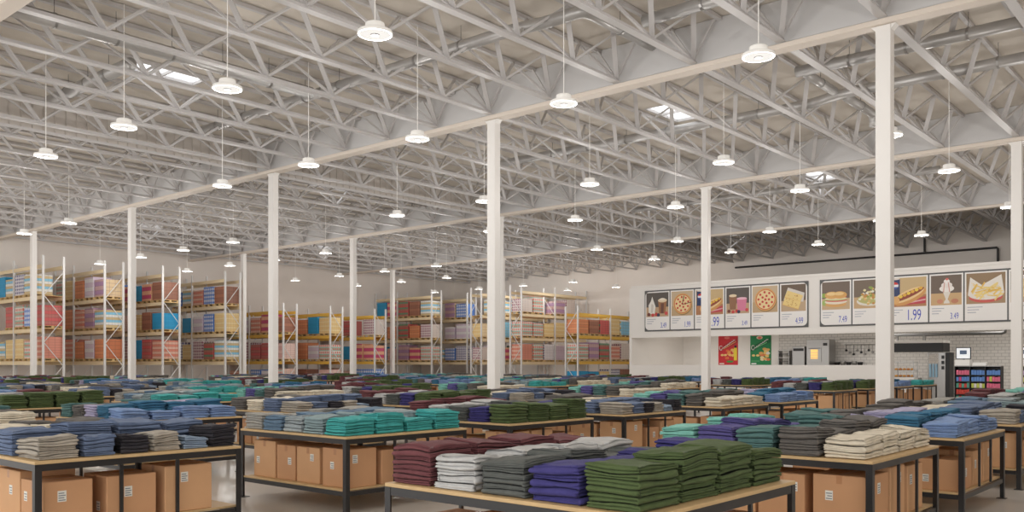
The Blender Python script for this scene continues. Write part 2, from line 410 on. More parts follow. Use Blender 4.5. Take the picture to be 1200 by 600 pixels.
# ------------------------------------------------------------------ folded garments
COLORS = {'maroon': (118,72,76), 'light grey': (200,200,199), 'dark grey': (100,103,100), 'navy blue': (72,68,128), 'olive green': (88,104,66),
 'teal': (78,178,176), 'grey-blue': (150,170,174), 'pale grey-blue': (172,182,186), 'denim blue': (112,138,162), 'stone grey': (170,168,162),
 'beige': (178,170,158), 'slate blue': (112,128,158), 'black': (62,60,66), 'cream': (232,222,202), 'charcoal': (112,108,104), 'dark teal': (92,128,126), 'purple': (98,92,150),
 'mint': (140,205,192), 'light blue': (138,164,208), 'sea blue': (72,124,156), 'lavender': (184,178,206), 'pale blue': (150,168,190)}
GM = {c: mat(c.replace(' ', '_')+'_cloth', tuple(x*.86 for x in lin(v)), .95, srgb=False, var=.12, vscale=11, bump=.25, bscale=90, sheen=.04, spec=.2) for c, v in COLORS.items()}
class Pile:
    """a stack of folded trousers: each layer rests on the wavy top of the one below and has rounded folds at its edges"""
    def __init__(p, seed, sx, sy, n, pitch):
        p.r = r = random.Random(seed); p.hx, p.hy, p.n, p.pitch = sx/2, sy/2, n, pitch
        p.ph = [[r.uniform(0, 6.28) for _ in range(6)] for _ in range(n+1)]
        p.amp = [r.uniform(.13, .27)*min(1, .036/pitch) for _ in range(n+1)]
        p.lay = []
        for k in range(n):
            p.lay.append(dict(ox=r.uniform(-.004, .004), oy=r.uniform(-.004, .004), fold=r.choice((0, 0, 1, 1, 2, 3)), sub=r.choice((2, 2, 3)), ins=[r.choice((0, 0, .005, .011, .02)) for _ in range(4)],
                              w=[r.uniform(0, 6.28) for _ in range(4)]))
    def B(p, k, u, v):
        if k == 0: return 0.0
        a, c = p.ph[k], p.ph[0]
        return p.pitch*(k+p.amp[k]*(.5*math.sin(2.2*u+a[0])+.5*math.sin(2.4*v+a[1])+.35*math.sin(4.3*u+3.1*v+a[2])))+.009*k/p.n*(math.sin(1.6*u+c[0])+math.sin(1.7*v+c[1])-.4*u*u-.4*v*v)
    def layer(p, k, det):
        L = p.lay[k]; r = p.r; ns, nc = {2: (9, 3), 1: (3, 1), 0: (1, 1)}[det]
        S = {2: [0, .06, .17, .30, .42, .5, .58, .70, .83, .94, 1], 1: [0, .2, .5, .8, 1], 0: [0, .5, 1]}[det]
        hx, hy, cr = p.hx, p.hy, .022
        per = []
        cs = [(-1, -1), (1, -1), (1, 1), (-1, 1)]
        side = [1, 2, 3, 0]      # side after each corner: -Y, +X, +Y, -X
        for c in range(4):
            cx, cy = cs[c]; a0 = PI+c*PI/2
            for q in range(nc):
                a = a0+PI/2*((q+.5)/nc if nc > 1 else .5); per.append((cx*(hx-cr)+cr*math.cos(a), cy*(hy-cr)+cr*math.sin(a), math.cos(a), math.sin(a), side[c]))
            nx, ny = cs[(c+1) % 4]
            for q in range(ns):
                f = (q+.5)/ns if ns > 1 else .5
                x, y = cx*(hx-cr)+(nx-cx)*(hx-cr)*f, cy*(hy-cr)+(ny-cy)*(hy-cr)*f
                if side[c] == 1: y -= cr; d = (0, -1)
                elif side[c] == 3: y += cr; d = (0, 1)
                elif side[c] == 2: x += cr; d = (1, 0)
                else: x -= cr; d = (-1, 0)
                per.append((x, y, d[0], d[1], side[c]))
        n = len(per); V = []; F = []; top = k == p.n-1; g = .0009; t = p.pitch
        for si, s in enumerate(S):
            for q, (x, y, dx, dy, sd) in enumerate(per):
                u, v = x/hx, y/hy
                m = 1 if sd == L['fold'] else L['sub']
                f = (s*m) % 1.0 if s < 1 else 1.0
                bulge = math.sqrt(max(0, 1-(2*f-1)**2)) if m == 1 else math.sqrt(max(0, 1-(2*f-1)**2))
                ins = (t*.75 if m == 1 else t*.5)*(1-bulge)+L['ins'][sd]
                if m > 1: ins += .011*abs(math.sin(2.7*int(s*m*.999)+L['w'][sd]))+.002*math.sin(7*u+5*v+L['w'][int(s*m*.999) % 4])
                ins += .0022*(1+math.sin(5*(u if sd in (1, 3) else v)+L['w'][sd]))
                xx, yy = x-dx*ins, y-dy*ins
                xx += L['ox']; yy += L['oy']; zb = p.B(k, xx/hx, yy/hy)+g; zt = p.B(k+1, xx/hx, yy/hy)-g
                if top: zt -= .004*(1+math.sin(6*u+L['w'][0])*math.sin(5*v+L['w'][1]))
                V.append((xx, yy, zb+(zt-zb)*s))
        nr = len(S); base = n
        if det == 2:
            bot = []
            for sc_ in (.8, .3):
                for q, (x, y, dx, dy, sd) in enumerate(per):
                    x2, y2 = x*sc_+L['ox'], y*sc_+L['oy']; bot.append((x2, y2, p.B(k, x2/hx, y2/hy)+(.0055 if k else .003)))
        if det:
            for sc_ in ((.88, .62, .32, .1) if det == 2 else (.55,)):
                for q, (x, y, dx, dy, sd) in enumerate(per):
                    x2, y2 = x*sc_+L['ox'], y*sc_+L['oy']; u, v = x2/hx, y2/hy
                    z = p.B(k+1, u, v)-g-(0 if top else .001)
                    if top: z += .005*math.sin(5*u+L['w'][2])*math.sin(4*v+L['w'][3])+.0025*math.sin(11*u+7*v+L['w'][0])
                    V.append((x2, y2, z))
                nr += 1
        for i in range(nr-1):
            for q in range(n):
                q2 = (q+1) % n; F.append((i*n+q, i*n+q2, (i+1)*n+q2, (i+1)*n+q))
        F.append(tuple((nr-1)*n+q for q in range(n)))
        if det == 2:
            b0 = len(V); V += bot
            for q in range(n):
                q2 = (q+1) % n; F.append((q2, q, b0+q, b0+q2)); F.append((b0+q2, b0+q, b0+n+q, b0+n+q2))
            F.append(tuple(b0+n+q for q in range(n))[::-1])
        else: F.append(tuple(range(n))[::-1])
        return V, F

TYPES = {
 'P': [('olive green', 8, .031), ('navy blue', 7, .032), ('dark grey', 6, .035), ('light grey', 5, .041), ('maroon', 8, .031)],
 'S': [('cream', 3, .058), ('charcoal', 5, .047), ('dark teal', 5, .044), ('purple', 5, .042), ('mint', 5, .04)],
 'T': [('light blue', 5, .033), ('sea blue', 6, .036), ('lavender', 6, .033), ('charcoal', 6, .033), ('dark teal', 6, .033)],
 'Q': [('teal', 5, .036), ('grey-blue', 6, .032), ('pale grey-blue', 5, .034), ('denim blue', 6, .031), ('stone grey', 6, .031)],
 'R': [('beige', 5, .036), ('slate blue', 6, .036), ('cream', 5, .036), ('charcoal', 6, .036)],
}
R0 = [('beige', 5, .036), ('slate blue', 5, .034), ('black', 5, .033), ('beige', 4, .038), ('pale blue', 3, .036), ('black', 6, .033)]
TX, TY, TZ = 1.85, 2.0, .823
piles = []   # (x, y, sx, sy, colour, n, pitch, edge, row, col, table)
def fill_table(tb):
    x0, y0, ty = tb['x'], tb['y'], tb['type']
    if ty == 'R':
        w = [.36, .31, .29, .29, .27, .29]; x = x0+.03
        for i, (c, n, p) in enumerate(R0):
            piles.append([x+w[i]/2, y0+.29, w[i]*.95, .46, c, n, p, True, 0, i, tb]); x += w[i]+.003
        rows = [(y0+.29+.27+.23+.48*(j), .44, c) for j, c in enumerate(TYPES['R'][1:])]
        for j, (yy, dy, (c, n, p)) in enumerate(rows):
            for i in range(4):
                piles.append([x0+.245+i*.453, yy, .43, dy, c, n+R.choice((-1, 0, 0, 1)), p, i == 0, j+1, i, tb])
    else:
        spec = TYPES[ty]; nr = len(spec); dy = (TY-.06)/nr
        for j, (c, n, p) in enumerate(spec):
            for i in range(4):
                nn = n+(0 if (i == 0) else R.choice((-1, 0, 1, 1)) if ty != 'S' or j else 0); p_ = p
                if c == 'olive green' and i == 0 or R.random() < .2 and n > 4: nn, p_ = max(2, round(nn*.75)), p*1.33
                piles.append([x0+.25+i*.448, y0+.05+dy*(j+.5), .43, dy-.016, c, nn, p_, i == 0 or j == 0, j, i, tb])

# ------------------------------------------------------------------ display tables
def table_parts():
    P = []
    P.append(('tabletop', MB().cbox(0, TX, 0, TY, TZ-.024, TZ, .003), M_PLY))
    for nme, a in (('top_rail', (.055, TX-.055, .004, .03)), ('top_rail', (.055, TX-.055, TY-.03, TY-.004)), ('top_rail', (.004, .03, .055, TY-.055)), ('top_rail', (TX-.03, TX-.004, .055, TY-.055))):
        P.append((nme, MB().box(*a, TZ-.078, TZ-.0245), M_BLACK))
    for sx, sy in ((0, 0), (1, 0), (0, 1), (1, 1)):
        m = MB(); ox, oy = (sx*TX, sy*TY); dx, dy = (1-2*sx), (1-2*sy); a, th = .054, .006
        pts = [(0, 0), (a, 0), (a, th), (th, th), (th, a), (0, a)]
        pts = [(ox+dx*(u+.001), oy+dy*(v+.001)) for u, v in pts]
        if dx*dy < 0: pts = pts[::-1]
        n = len(pts); z0, z1 = .006, TZ-.0245
        m.face([(x, y, z0) for x, y in pts][::-1]); m.face([(x, y, z1) for x, y in pts])
        for i in range(n):
            (xa, ya), (xb, yb) = pts[i], pts[(i+1) % n]; m.face([(xa, ya, z0), (xb, yb, z0), (xb, yb, z1), (xa, ya, z1)])
        cx, cy = ox+dx*.03, oy+dy*.03; m.box(cx-.05, cx+.05, cy-.05, cy+.05, 0, .006)
        P.append(('leg', m, M_BLACK))
    for a in ((.06, TX-.06, .01, .04), (.06, TX-.06, TY-.04, TY-.01), (.01, .04, .06, TY-.06), (TX-.04, TX-.01, .06, TY-.06)):
        P.append(('lower_rail', MB().box(*a, .19, .239), M_BLACK))
    P.append(('lower_shelf', MB().cbox(.012, TX-.012, .05, TY-.05, .2395, .26, .003), M_PLY))
    for fx in (.38, .655):
        for y0 in (.006, TY-.03):
            P.append(('upright', MB().box(TX*fx-.014, TX*fx+.014, y0, y0+.022, .261, TZ-.079), M_BLACK))
    return P
TP = table_parts()
TMESH = [(n, m.mesh(n, ma), ma) for n, m, ma in TP]
fm = MB()
for n, m, ma in TP:
    b = len(fm.v); fm.v += m.v; fm.f += [tuple(b+i for i in f) for f in m.f]; fm.m += [0 if ma is M_BLACK else 1]*len(m.f)
FARTABLE = fm.mesh('display_table', [M_BLACK, M_PLY])
cyc = ['P', 'S', 'T', 'R', 'Q']
TABLES = []
def add_table(x, y, ty, ref, label=None):
    d = depth(x+.9, y+1); p = pxx(x+.9, y+1); half = 1.45*FPX/max(d, 1)
    if d < 2 or p+half < 0 or p-half > 1200: return
    TABLES.append(dict(x=x, y=y, type=ty, ref=ref, label=label, d=d, row=label))
tdesc = {'P': 'olive, navy, grey and maroon', 'S': 'cream and charcoal', 'T': 'light and sea blue', 'R': 'beige, blue and black', 'Q': 'teal and grey-blue'}
near_rows = [
 (2.40, [3.84, 7.19, 9.95, 12.69, 15.35, 18.1, 20.9], ['P', 'S', 'T', 'R', 'Q', 'P', 'S']),
 (7.42, [2.84, 5.94, 8.60, 11.25, 14.45, 16.96], ['R', 'Q', 'P', 'R', 'S', 'T'][:6]),
 (11.6, [2.68, 5.5, 8.32, 11.15, 13.95, 17.9], ['S', 'T', 'R', 'P', 'R', 'S']),
 (16.4, [5.73, 8.55, 11.4, 14.2, 18.0], ['P', 'Q', 'S', 'P', 'S']),
 (21.2, [6.4, 9.2, 12.0, 14.85, 18.0], ['T', 'R', 'Q', 'T', 'P']),
 (26.75, [9.6, 12.4, 15.2, 18.0], ['R', 'R', 'Q', 'P']),
 (31.6, [11.2, 14.0, 16.8, 19.6], ['P', 'T', 'Q', 'R']),
 (36.6, [12.4, 15.2, 18.0], ['Q', 'P', 'S']),
 (40.6, [12.6, 14.9, 19.4], ['T', 'P', 'R']),
]
refs = {(0,0): 'nearest table', (0,1): 'cream-fronted table', (0,2): 'jeans-fronted table', (0,3): 'rightmost table', (1,0): 'left-hand table', (1,1): 'teal-fronted table', (1,2): 'olive middle table', (1,3): 'small beige table'}
for r, (y, xs, ts) in enumerate(near_rows):
    for i, x in enumerate(xs): add_table(x, y, ts[i], refs.get((r, i)), (0, r))
for r, y in enumerate([4.75, 9.55, 14.25, 19.0, 23.8, 28.8, 33.85, 38.6]):
    xs = [23.4+2.82*k+(1.6 if r == 1 else 0)+(.4*(r % 3)) for k in range(5)]
    for i, x in enumerate(xs):
        if any(abs(x+.92-g) < 1.2 and abs(y+1-c) < 1.3 for g in GX for c in COLY): continue
        if x+TX > 38.6 or r == 0 or (r == 1 and x+TX > 38.3): continue
        ty = 'P' if (r, i) == (1, 0) else cyc[(i*2+r*3) % 5]
        add_table(x, y, ty, None, (1, r))
seen = {}
for tb in sorted(TABLES, key=lambda t: t['x']):
    n = seen[tb['row']] = seen.get(tb['row'], 0)+1; tb['n'] = n
    if not tb['ref']: tb['ref'] = ('' if tb['row'][0] == 0 else 'far-block ')+'%s-row %s table' % (ORD[tb['row'][1]+1], ORD[n]); tb['auto'] = True
TABLES.sort(key=lambda t: t['d'])
proto = None
for k, tb in enumerate(TABLES):
    if tb.get('auto'):
        lab = 'steel table with %s piles, %s along %s row of %s block' % (tdesc[tb['type']], ORD[tb['n']], ORD[tb['row'][1]+1], 'nearer' if tb['row'][0] == 0 else 'farther')
    else:
        lab = {'nearest table': 'black steel display table nearest the camera, olive and maroon piles on top', 'cream-fronted table': 'black steel table with cream piles at its front corner, right of nearest table',
               'jeans-fronted table': 'black steel table with light blue jeans at its front corner, right side', 'rightmost table': 'steel table behind the light blue jeans table at right, beige and black piles',
               'left-hand table': 'steel table at the left frame edge with beige, blue and black piles', 'teal-fronted table': 'steel table with teal piles at front and four boxes along its left side',
               'olive middle table': 'steel table behind the nearest one, olive and navy piles on top', 'small beige table': 'steel table with red tag under its corner, beige and slate piles'}[tb['ref']]
    tb['loc'] = (tb['x'], tb['y'], 0)
    if k < 26:
        t = thing('display_table', lab, 'table', tb['loc'], 0, 'clothing display tables')
        for n, me, ma in TMESH: link(n, me, t)
    else:
        tag(link('display_table', FARTABLE, None, tb['loc']), lab, 'table', 'clothing display tables')
    fill_table(tb)
# choose the individual garments: seen layers nearest the camera first
cand = []
for pi_, p in enumerate(piles):
    d = depth(p[0], p[1]); q = pxx(p[0], p[1])
    if d > 22 or q < -20 or q > 1220: continue
    for k in range(p[5]):
        top = p[5]-1-k
        if p[7] or top < 2: cand.append((d*(1.0 if p[7] else 1.08), pi_, k))
cand.sort(); chosen = set((b, c) for a, b, c in cand[:296])
rown = ['front row', 'second row', 'third row', 'fourth row', 'back row']
STUFF = MB(); SM = list(COLORS); SMI = {c: i for i, c in enumerate(SM)}
for pi_, p in enumerate(piles):
    x, y, sx, sy, c, n, pitch, edge, row, col, tb = p
    d = depth(x, y); det = 1 if d < 20 else 0
    if any((pi_, k) in chosen for k in range(n)): det = 2
    P_ = Pile(pi_*13+5, sx, sy, n, pitch)
    for k in range(n):
        if (pi_, k) in chosen:
            V, F = P_.layer(k, 2); z0 = min(v[2] for v in V)
            me = bpy.data.meshes.new('folded_trousers'); me.from_pydata([(a, b, e-z0) for a, b, e in V], [], F); me.materials.append(GM[c])
            me.polygons.foreach_set('use_smooth', [True]*len(F)); me.update()
            o = link('folded_trousers', me, None, (x, y, TZ+.001+z0))
            tag(o, '%s folded trousers, %s from top, %s pile from left, %s, %s' % (c, ORD[n-k], ORD[col+1], rown[row], tb['ref']), 'trousers', 'folded trousers on the display tables')
        else:
            V, F = P_.layer(k, det); b = len(STUFF.v); mi = SMI[c]
            STUFF.v += [(x+u, y+v, TZ+.001+w_) for u, v, w_ in V]; STUFF.f += [tuple(b+i for i in f) for f in F]; STUFF.m += [mi]*len(F)
so = STUFF.obj('folded_clothes', [GM[c] for c in SM], None, True)
tag(so, 'folded clothes in low coloured piles covering the tables farther back', 'folded clothes', None, 'stuff')

# ------------------------------------------------------------------ cardboard boxes under the tables
BOXM = {}
def carton(x, y, z, w, d, h, label, parts, dark=False):
    ma = M_CARD2 if dark else M_CARD
    if parts:
        t = thing('cardboard_box', label, 'box', (x, y, z), 0, 'cardboard boxes under the tables')
        MB().cbox(-w/2, w/2, -d/2, d/2, 0, h, .006).obj('box_body', ma, t)
        tp = MB(); e = .0006
        tp.box(-w/2-e, w/2+e, -.024, .024, h-.07, h+e); tp.obj('packing_tape', M_TAPE, t)
        lb = MB(); lx = R.uniform(-.3, .2)*w; ly = R.uniform(-.3, .3)*d; lz = h-R.uniform(.1, .16)
        lb.box(lx-.035, lx+.035, -d/2-.0012, -d/2-.0002, lz-.045, lz+.045)
        for q in range(4): lb.box(lx-.028, lx+.028-.01*(q % 2), -d/2-.0018, -d/2-.0013, lz-.036+q*.019, lz-.028+q*.019, 1)
        lb.obj('shipping_label', [M_STICK, M_INK], t)
        lb = MB(); ly = R.uniform(-.3, .3)*d; lz = h-R.uniform(.1, .28)
        lb.box(-w/2-.0012, -w/2-.0002, ly-.032, ly+.032, lz-.04, lz+.04)
        for q in range(3): lb.box(-w/2-.0018, -w/2-.0013, ly-.026, ly+.026-.012*(q % 2), lz-.03+q*.022, lz-.022+q*.022, 1)
        lb.obj('shipping_label', [M_STICK, M_INK], t)
    else:
        key = (round(w, 2), round(d, 2), round(h, 2), dark)
        if key not in BOXM: BOXM[key] = MB().cbox(-w/2, w/2, -d/2, d/2, 0, h, .006).mesh('cardboard_box', ma)
        tag(link('cardboard_box', BOXM[key], None, (x, y, z)), label, 'box', 'cardboard boxes under the tables')
NB = 0
def under(ref): return ref
for k, tb in enumerate(TABLES):
    x0, y0 = tb['x'], tb['y']; near = k < 14; zs = .2605; n = 0
    if k > 60: continue
    def put(fx, fy, w, d, h, z=zs):
        global NB
        n_ = put.n = put.n+1; NB += 1
        carton(x0+fx, y0+fy, z, w, d, h, 'cardboard box, %s along the lower shelf, under the %s' % (ORD[n_], tb['ref']), near, R.random() < .35)
    put.n = 0
    if k < 40:
        # along the -Y front: three boxes; along the -X side: more behind the first
        f = [.40, .44, .46] if R.random() < .5 else [.54, .38, .44]
        x = .09
        for w in f:
            h = R.choice((.33, .38, .42, .45)); put(x+w/2, .06+.24, w, .44, h); x += w+R.uniform(.03, .12)
        yy = .60
        for d in ((.42, .36, .44) if R.random() < .5 else (.5, .5)):
            h = R.choice((.34, .40, .43)); put(.09+.25, yy+d/2, .46, d, h); yy += d+.03
    else:
        put(.09+.3, .34, .56, .5, .42); put(1.2, .34, .6, .5, .38); put(.4, 1.3, .56, .7, .42)

# ------------------------------------------------------------------ pallet racking
def printed_mat(name, rows, c_joint, cell, row, spot=None):
    """cartons in rows: each row takes the next colour, dark joints between boxes, optional printed spot on each box"""
    if name in MATS: return MATS[name]
    m = bpy.data.materials.new(name); m.use_nodes = True; nt = m.node_tree; b = nt.nodes['Principled BSDF']; b.inputs['Roughness'].default_value = .5
    N, L = nt.nodes, nt.links
    def M(op, a, c):
        n = N.new('ShaderNodeMath'); n.operation = op
        for i, v in enumerate((a, c)):
            if v is None: continue
            if isinstance(v, (int, float)): n.inputs[i].default_value = v
            else: L.new(v, n.inputs[i])
        return n.outputs[0]
    def mix(f, a, c):
        n = N.new('ShaderNodeMix'); n.data_type = 'RGBA'; L.new(f, n.inputs[0])
        for i, v in ((6, a), (7, c)):
            if isinstance(v, tuple): n.inputs[i].default_value = (*lin(v), 1)
            else: L.new(v, n.inputs[i])
        return n.outputs[2]
    tc = N.new('ShaderNodeTexCoord'); sp = N.new('ShaderNodeSeparateXYZ'); L.new(tc.outputs['Object'], sp.inputs[0])
    u = M('DIVIDE', M('ADD', M('ADD', sp.outputs[0], sp.outputs[1]), 10.0), cell); v = M('DIVIDE', sp.outputs[2], row)
    fu, fv = M('FRACT', u, None), M('FRACT', v, None)
    col = rows[0]; k = len(rows)
    ph = M('FRACT', M('DIVIDE', v, float(k)), None)
    for q in range(1, k): col = mix(M('GREATER_THAN', ph, q/k), col, rows[q])
    if spot:
        du, dv = M('ABSOLUTE', M('SUBTRACT', fu, .5), None), M('ABSOLUTE', M('SUBTRACT', fv, .5), None)
        col = mix(M('LESS_THAN', M('ADD', du, dv), .42), col, spot)
    j = M('MAXIMUM', M('LESS_THAN', fu, .045), M('LESS_THAN', fv, .07)); col = mix(j, col, c_joint)
    L.new(col, b.inputs['Base Color']); MATS[name] = m
    return m
CART = [('red and green', ((206,96,92), (186,120,104), (110,148,118)), (120,80,70), None, (206,96,92)),
 ('red', ((214,100,100), (196,120,112)), (140,80,74), None, (190,104,100)),
 ('lilac and tan', ((206,172,172), (178,140,176)), (150,120,130), None, (226,200,160)),
 ('cream', ((240,216,164), (236,206,146)), (200,160,110), None, (240,220,180)),
 ('white and navy', ((232,228,232), (226,222,230)), (190,186,196), (86,88,138), (232,228,232)),
 ('orange', ((232,156,112), (226,144,100)), (150,96,70), None, (206,124,84)),
 ('blue and tan striped', ((140,204,234), (214,190,144), (236,236,232)), (150,150,140), None, (140,204,234)),
 ('white and teal spotted', ((230,228,222), (150,200,184)), (160,170,160), (226,130,110), (226,190,176)),
 ('pink', ((234,196,186), (224,176,168)), (186,140,134), None, (236,206,196)),
 ('brown', ((176,120,96), (160,108,88)), (112,76,62), None, (150,104,86)),
 ('plain cyan', ((48,160,210), (46,156,206)), (40,144,194), None, (48,160,210)),
 ('peach and magenta', ((240,184,150), (206,80,124)), (190,130,110), None, (240,190,150)),
 ('blue', ((104,146,220), (140,172,230)), (80,110,180), (230,230,236), (104,146,220)),
 ('white and lilac', ((234,230,232), (222,206,220)), (196,180,196), None, (214,196,214)),
 ('grey and pink spotted', ((236,226,222), (226,206,206)), (190,176,176), (150,90,110), (226,214,206)),
 ('light red', ((224,140,120), (232,190,170)), (170,110,96), None, (224,150,130))]
CART = [(n, printed_mat('cartons_front_'+n.replace(' ', '_'), rows, jc, R.choice((.16, .2, .26)), R.choice((.13, .17, .22)), sp), printed_mat('cartons_side_'+n.replace(' ', '_'), (sd,), jc, .3, R.choice((.13, .2)), None)) for n, rows, jc, sp, sd in CART]
def pallet_mesh(w, d):
    m = MB(); n = 5
    for i in range(3):
        y = -d/2+.05+i*(d-.1)/2; m.box(-w/2, w/2, y-.05, y+.05, 0, .022)
        for j in range(3):
            x = -w/2+.06+j*(w-.12)/2; m.box(x-.06, x+.06, y-.05, y+.05, .022, .1)
    m.box(-w/2, w/2, -d/2, d/2, .1, .125)
    return m.mesh('pallet', M_PAL)
PALX = pallet_mesh(1.0, 1.12); PALY = pallet_mesh(1.12, 1.0)
LM_ = {}
NL = 0
def load(x, y, z, dx, dy, h, label):
    """a pallet of cartons; the block is dx by dy"""
    global NL; NL += 1
    nm, ma, mb = CART[R.randrange(len(CART))]
    t = thing('pallet_load', label % nm, 'pallet load', (x, y, z), 0, 'pallet loads in the racks')
    link('pallet', PALX if dx < dy else PALY, t)
    m = MB().cbox(-dx/2+.02, dx/2-.02, -dy/2+.03, dy/2-.03, .127, .127+h, .012)
    if R.random() < .5: m.m = [1 if f in (1, 4) else 0 for f in range(len(m.f))]
    m.obj('carton_block', [ma, mb], t)
def rack(axis, a0, a1s, c0, ztop, beam, levels, ref, skiptop=True, fill=(0, 1), seenlev=None):
    """axis 'y': runs along Y from a0, bays end at a1s, depth 1.05 from X=c0; axis 'x': runs along X, depth from Y=c0"""
    D = 1.05
    def P(a, c, z): return (c, a, z) if axis == 'y' else (a, c, z)
    t = thing('pallet_rack', ref[0], 'pallet rack', P(a0, c0, 0), 0, 'pallet racks')
    o0 = Vector(P(a0, c0, 0))
    def L(a, c, z): return Vector(P(a, c, z))-o0
    def bx(m, a, b, c, d, z0, z1):
        p, q = L(a, c, z0), L(b, d, z1); m.box(min(p.x, q.x), max(p.x, q.x), min(p.y, q.y), max(p.y, q.y), z0, z1)
    stations = [a0]+a1s
    for a in stations:
        aa = a if a == a0 else a-.09
        for c in (c0, c0+D-.09):
            m = MB(); bx(m, aa, aa+.09, c, c+.09, 0, ztop); m.obj('upright', M_RACKW, t)
        z = .35; s = 0
        while z+1.2 < ztop:
            p, q = (c0+.07, c0+D-.07) if s % 2 == 0 else (c0+D-.07, c0+.07)
            MB().bar(L(aa+.045, p, z), L(aa+.045, q, z+1.15), .032, .032).obj('brace', M_RACKW, t); z += 1.15; s += 1
    prev = a0+.09
    for bi, a in enumerate(a1s):
        e = a-.09
        for z in levels+[ztop-.42]:
            for c in (c0+.01, c0+D-.06):
                m = MB(); bx(m, prev, e, c, c+.05, z-.2, z-.02); m.obj('beam', beam, t)
            if z != ztop-.42:
                m = MB(); bx(m, prev, e, c0+.062, c0+D-.062, z-.03, z-.004); m.obj('deck', M_PAL, t)
        ln = e-prev
        n = int((ln+.05)/1.13)
        if bi in fill:
            w = 1.08
            for li, z in enumerate(levels):
                for k in range(n):
                    if R.random() < .08: continue
                    c = prev+(ln)*(k+.5)/n; h = R.uniform(.86, 1.1)
                    x, y, _ = P(c, c0+D/2, 0); lv = ['lowest shelf', 'second shelf', 'third shelf', 'fourth shelf'][li]
                    dd = (1.0, w) if axis == 'y' else (w, 1.0)
                    load(x, y, z-.003, *dd, h, 'pallet of %%s cartons, %s on the %s, %s' % (['nearest', 'second', 'third', 'fourth', 'fifth', 'sixth', 'seventh'][k+bi*3], lv, ref[1]))
        prev = a
HI, LO = [1.75, 3.35, 4.95], [.1, 1.78, 3.42]
ys = [48.8, 51.15]
for i, (x, z, bm, lv) in enumerate([(17.62, 6.88, M_BEIGE, HI), (20.6, 6.88, M_BEIGE, HI), (23.72, 6.88, M_BEIGE, HI), (27.45, 6.88, M_BEIGE, HI), (31.35, 5.27, M_YEL, LO), (34.85, 5.27, M_YEL, LO), (38.5, 5.27, M_YEL, LO), (43.75, 6.88, M_BEIGE, HI), (47.4, 6.88, M_BEIGE, HI)]):
    kind = 'tall beige' if bm is M_BEIGE else 'low yellow'
    rack('y', 45.1 if i != 2 else 45.12, ys, x, z, bm, lv, ('%s beamed pallet rack end-on to the aisle, %s from the left' % (kind, ORD[i+1]), '%s rack from left' % ORD[i+1]))
for (x, y, z, bm, lv, ref) in [(44.6, 37.5, 6.88, M_BEIGE, HI, ('tall beige pallet rack facing the store, right of the middle column', 'tall facing rack')), (44.55, 41.05, 6.88, M_BEIGE, HI, ('tall beige pallet rack behind the other facing rack', 'rear facing rack')), (44.9, 33.1, 5.27, M_YEL, LO, ('low yellow pallet rack facing the store beside the food court', 'low facing rack'))]:
    rack('x', x, [x+3.7, min(x+7.4, XW-.1)], y, z, bm, lv, ref)

# ------------------------------------------------------------------ food court
FX = 40.5
FY0, FY1 = 0.0, 26.25
struct(MB().box(FX, FX+.25, FY0, FY1, 3.02, 5.68).obj('wall_soffit', M_SOFF))
struct(MB().box(FX-.06, FX+.25, FY0, FY1, 5.68, 5.8).obj('trim_1', M_SOFF))
struct(MB().box(FX-.03, FX, FY0, FY1, 3.0, 3.14).obj('trim_2', M_SOFF))
struct(MB().box(FX+.25, XW-.02, FY0, FY1, 5.6, 5.68).obj('ceiling_food_court', M_SOFF))
struct(MB().box(FX+.25, 46.0, FY0, FY1, 3.9, 3.96).obj('ceiling_kitchen', M_SOFF))
struct(MB().box(FX, XW-.02, FY1, FY1+.15, 0, 5.68).obj('wall_side', M_SOFF))
struct(MB().box(FX, FX+.16, 12.9, FY1, 0, 1.55).obj('wall_parapet', M_SOFF))
BX = 46.0
BRICK = carton_mat('white_tile', (226,222,217), (220,216,211), (186,182,178), .3, .15, .5, .012)
struct(MB().box(BX, BX+.15, FY0, 20.35, 0, 3.9).obj('wall_tiled', BRICK))
struct(MB().box(BX, BX+.15, 20.35, FY1, 0, 3.9).obj('wall_back', M_SOFF))
# menu boards
INKB = mat('price_blue', (70,84,190), .5); FRM = mat('board_frame', (88,88,88), .5); WHITE = mat('board_white', (244,241,238), .5)
PC = {}
def pcol(c):
    k = 'print_%02x%02x%02x' % c
    return mat(k, c, .5)
class Pic:
    """flat printed picture: shapes in 0..1 panel units, u to the right as seen from the shop floor, v up"""
    def __init__(s, w, h): s.w, s.h = w, h; s.mb = MB(); s.mats = []; s.k = 0
    def mi(s, c):
        m = pcol(c)
        if m not in s.mats: s.mats.append(m)
        return s.mats.index(m)
    def poly(s, pts, c):
        s.k += 1; x = -.0006*s.k
        s.mb.face([(x, -u*s.w, v*s.h) for u, v in pts], s.mi(c))
    def ell(s, cu, cv, ru, rv, c, rot=0, n=24, a0=0, a1=2*PI):
        asp = s.w/s.h; pts = []
        for k in range(n):
            a = a0+(a1-a0)*k/(n-(0 if abs(a1-a0-2*PI) < 1e-6 else 1)); du, dv = ru*math.cos(a)*s.w, rv*math.sin(a)*s.w
            pts.append((cu+(du*math.cos(rot)-dv*math.sin(rot))/s.w, cv+(du*math.sin(rot)+dv*math.cos(rot))/s.h))
        s.poly(pts, c)
    def rect(s, u0, u1, v0, v1, c): s.poly([(u0, v0), (u1, v0), (u1, v1), (u0, v1)], c)
def fix_dir(m):  # faces look towards -X
    return m
def bg(p, top, bot):
    p.rect(0, 1, .335, 1, top); p.rect(0, 1, .335, .6, bot)
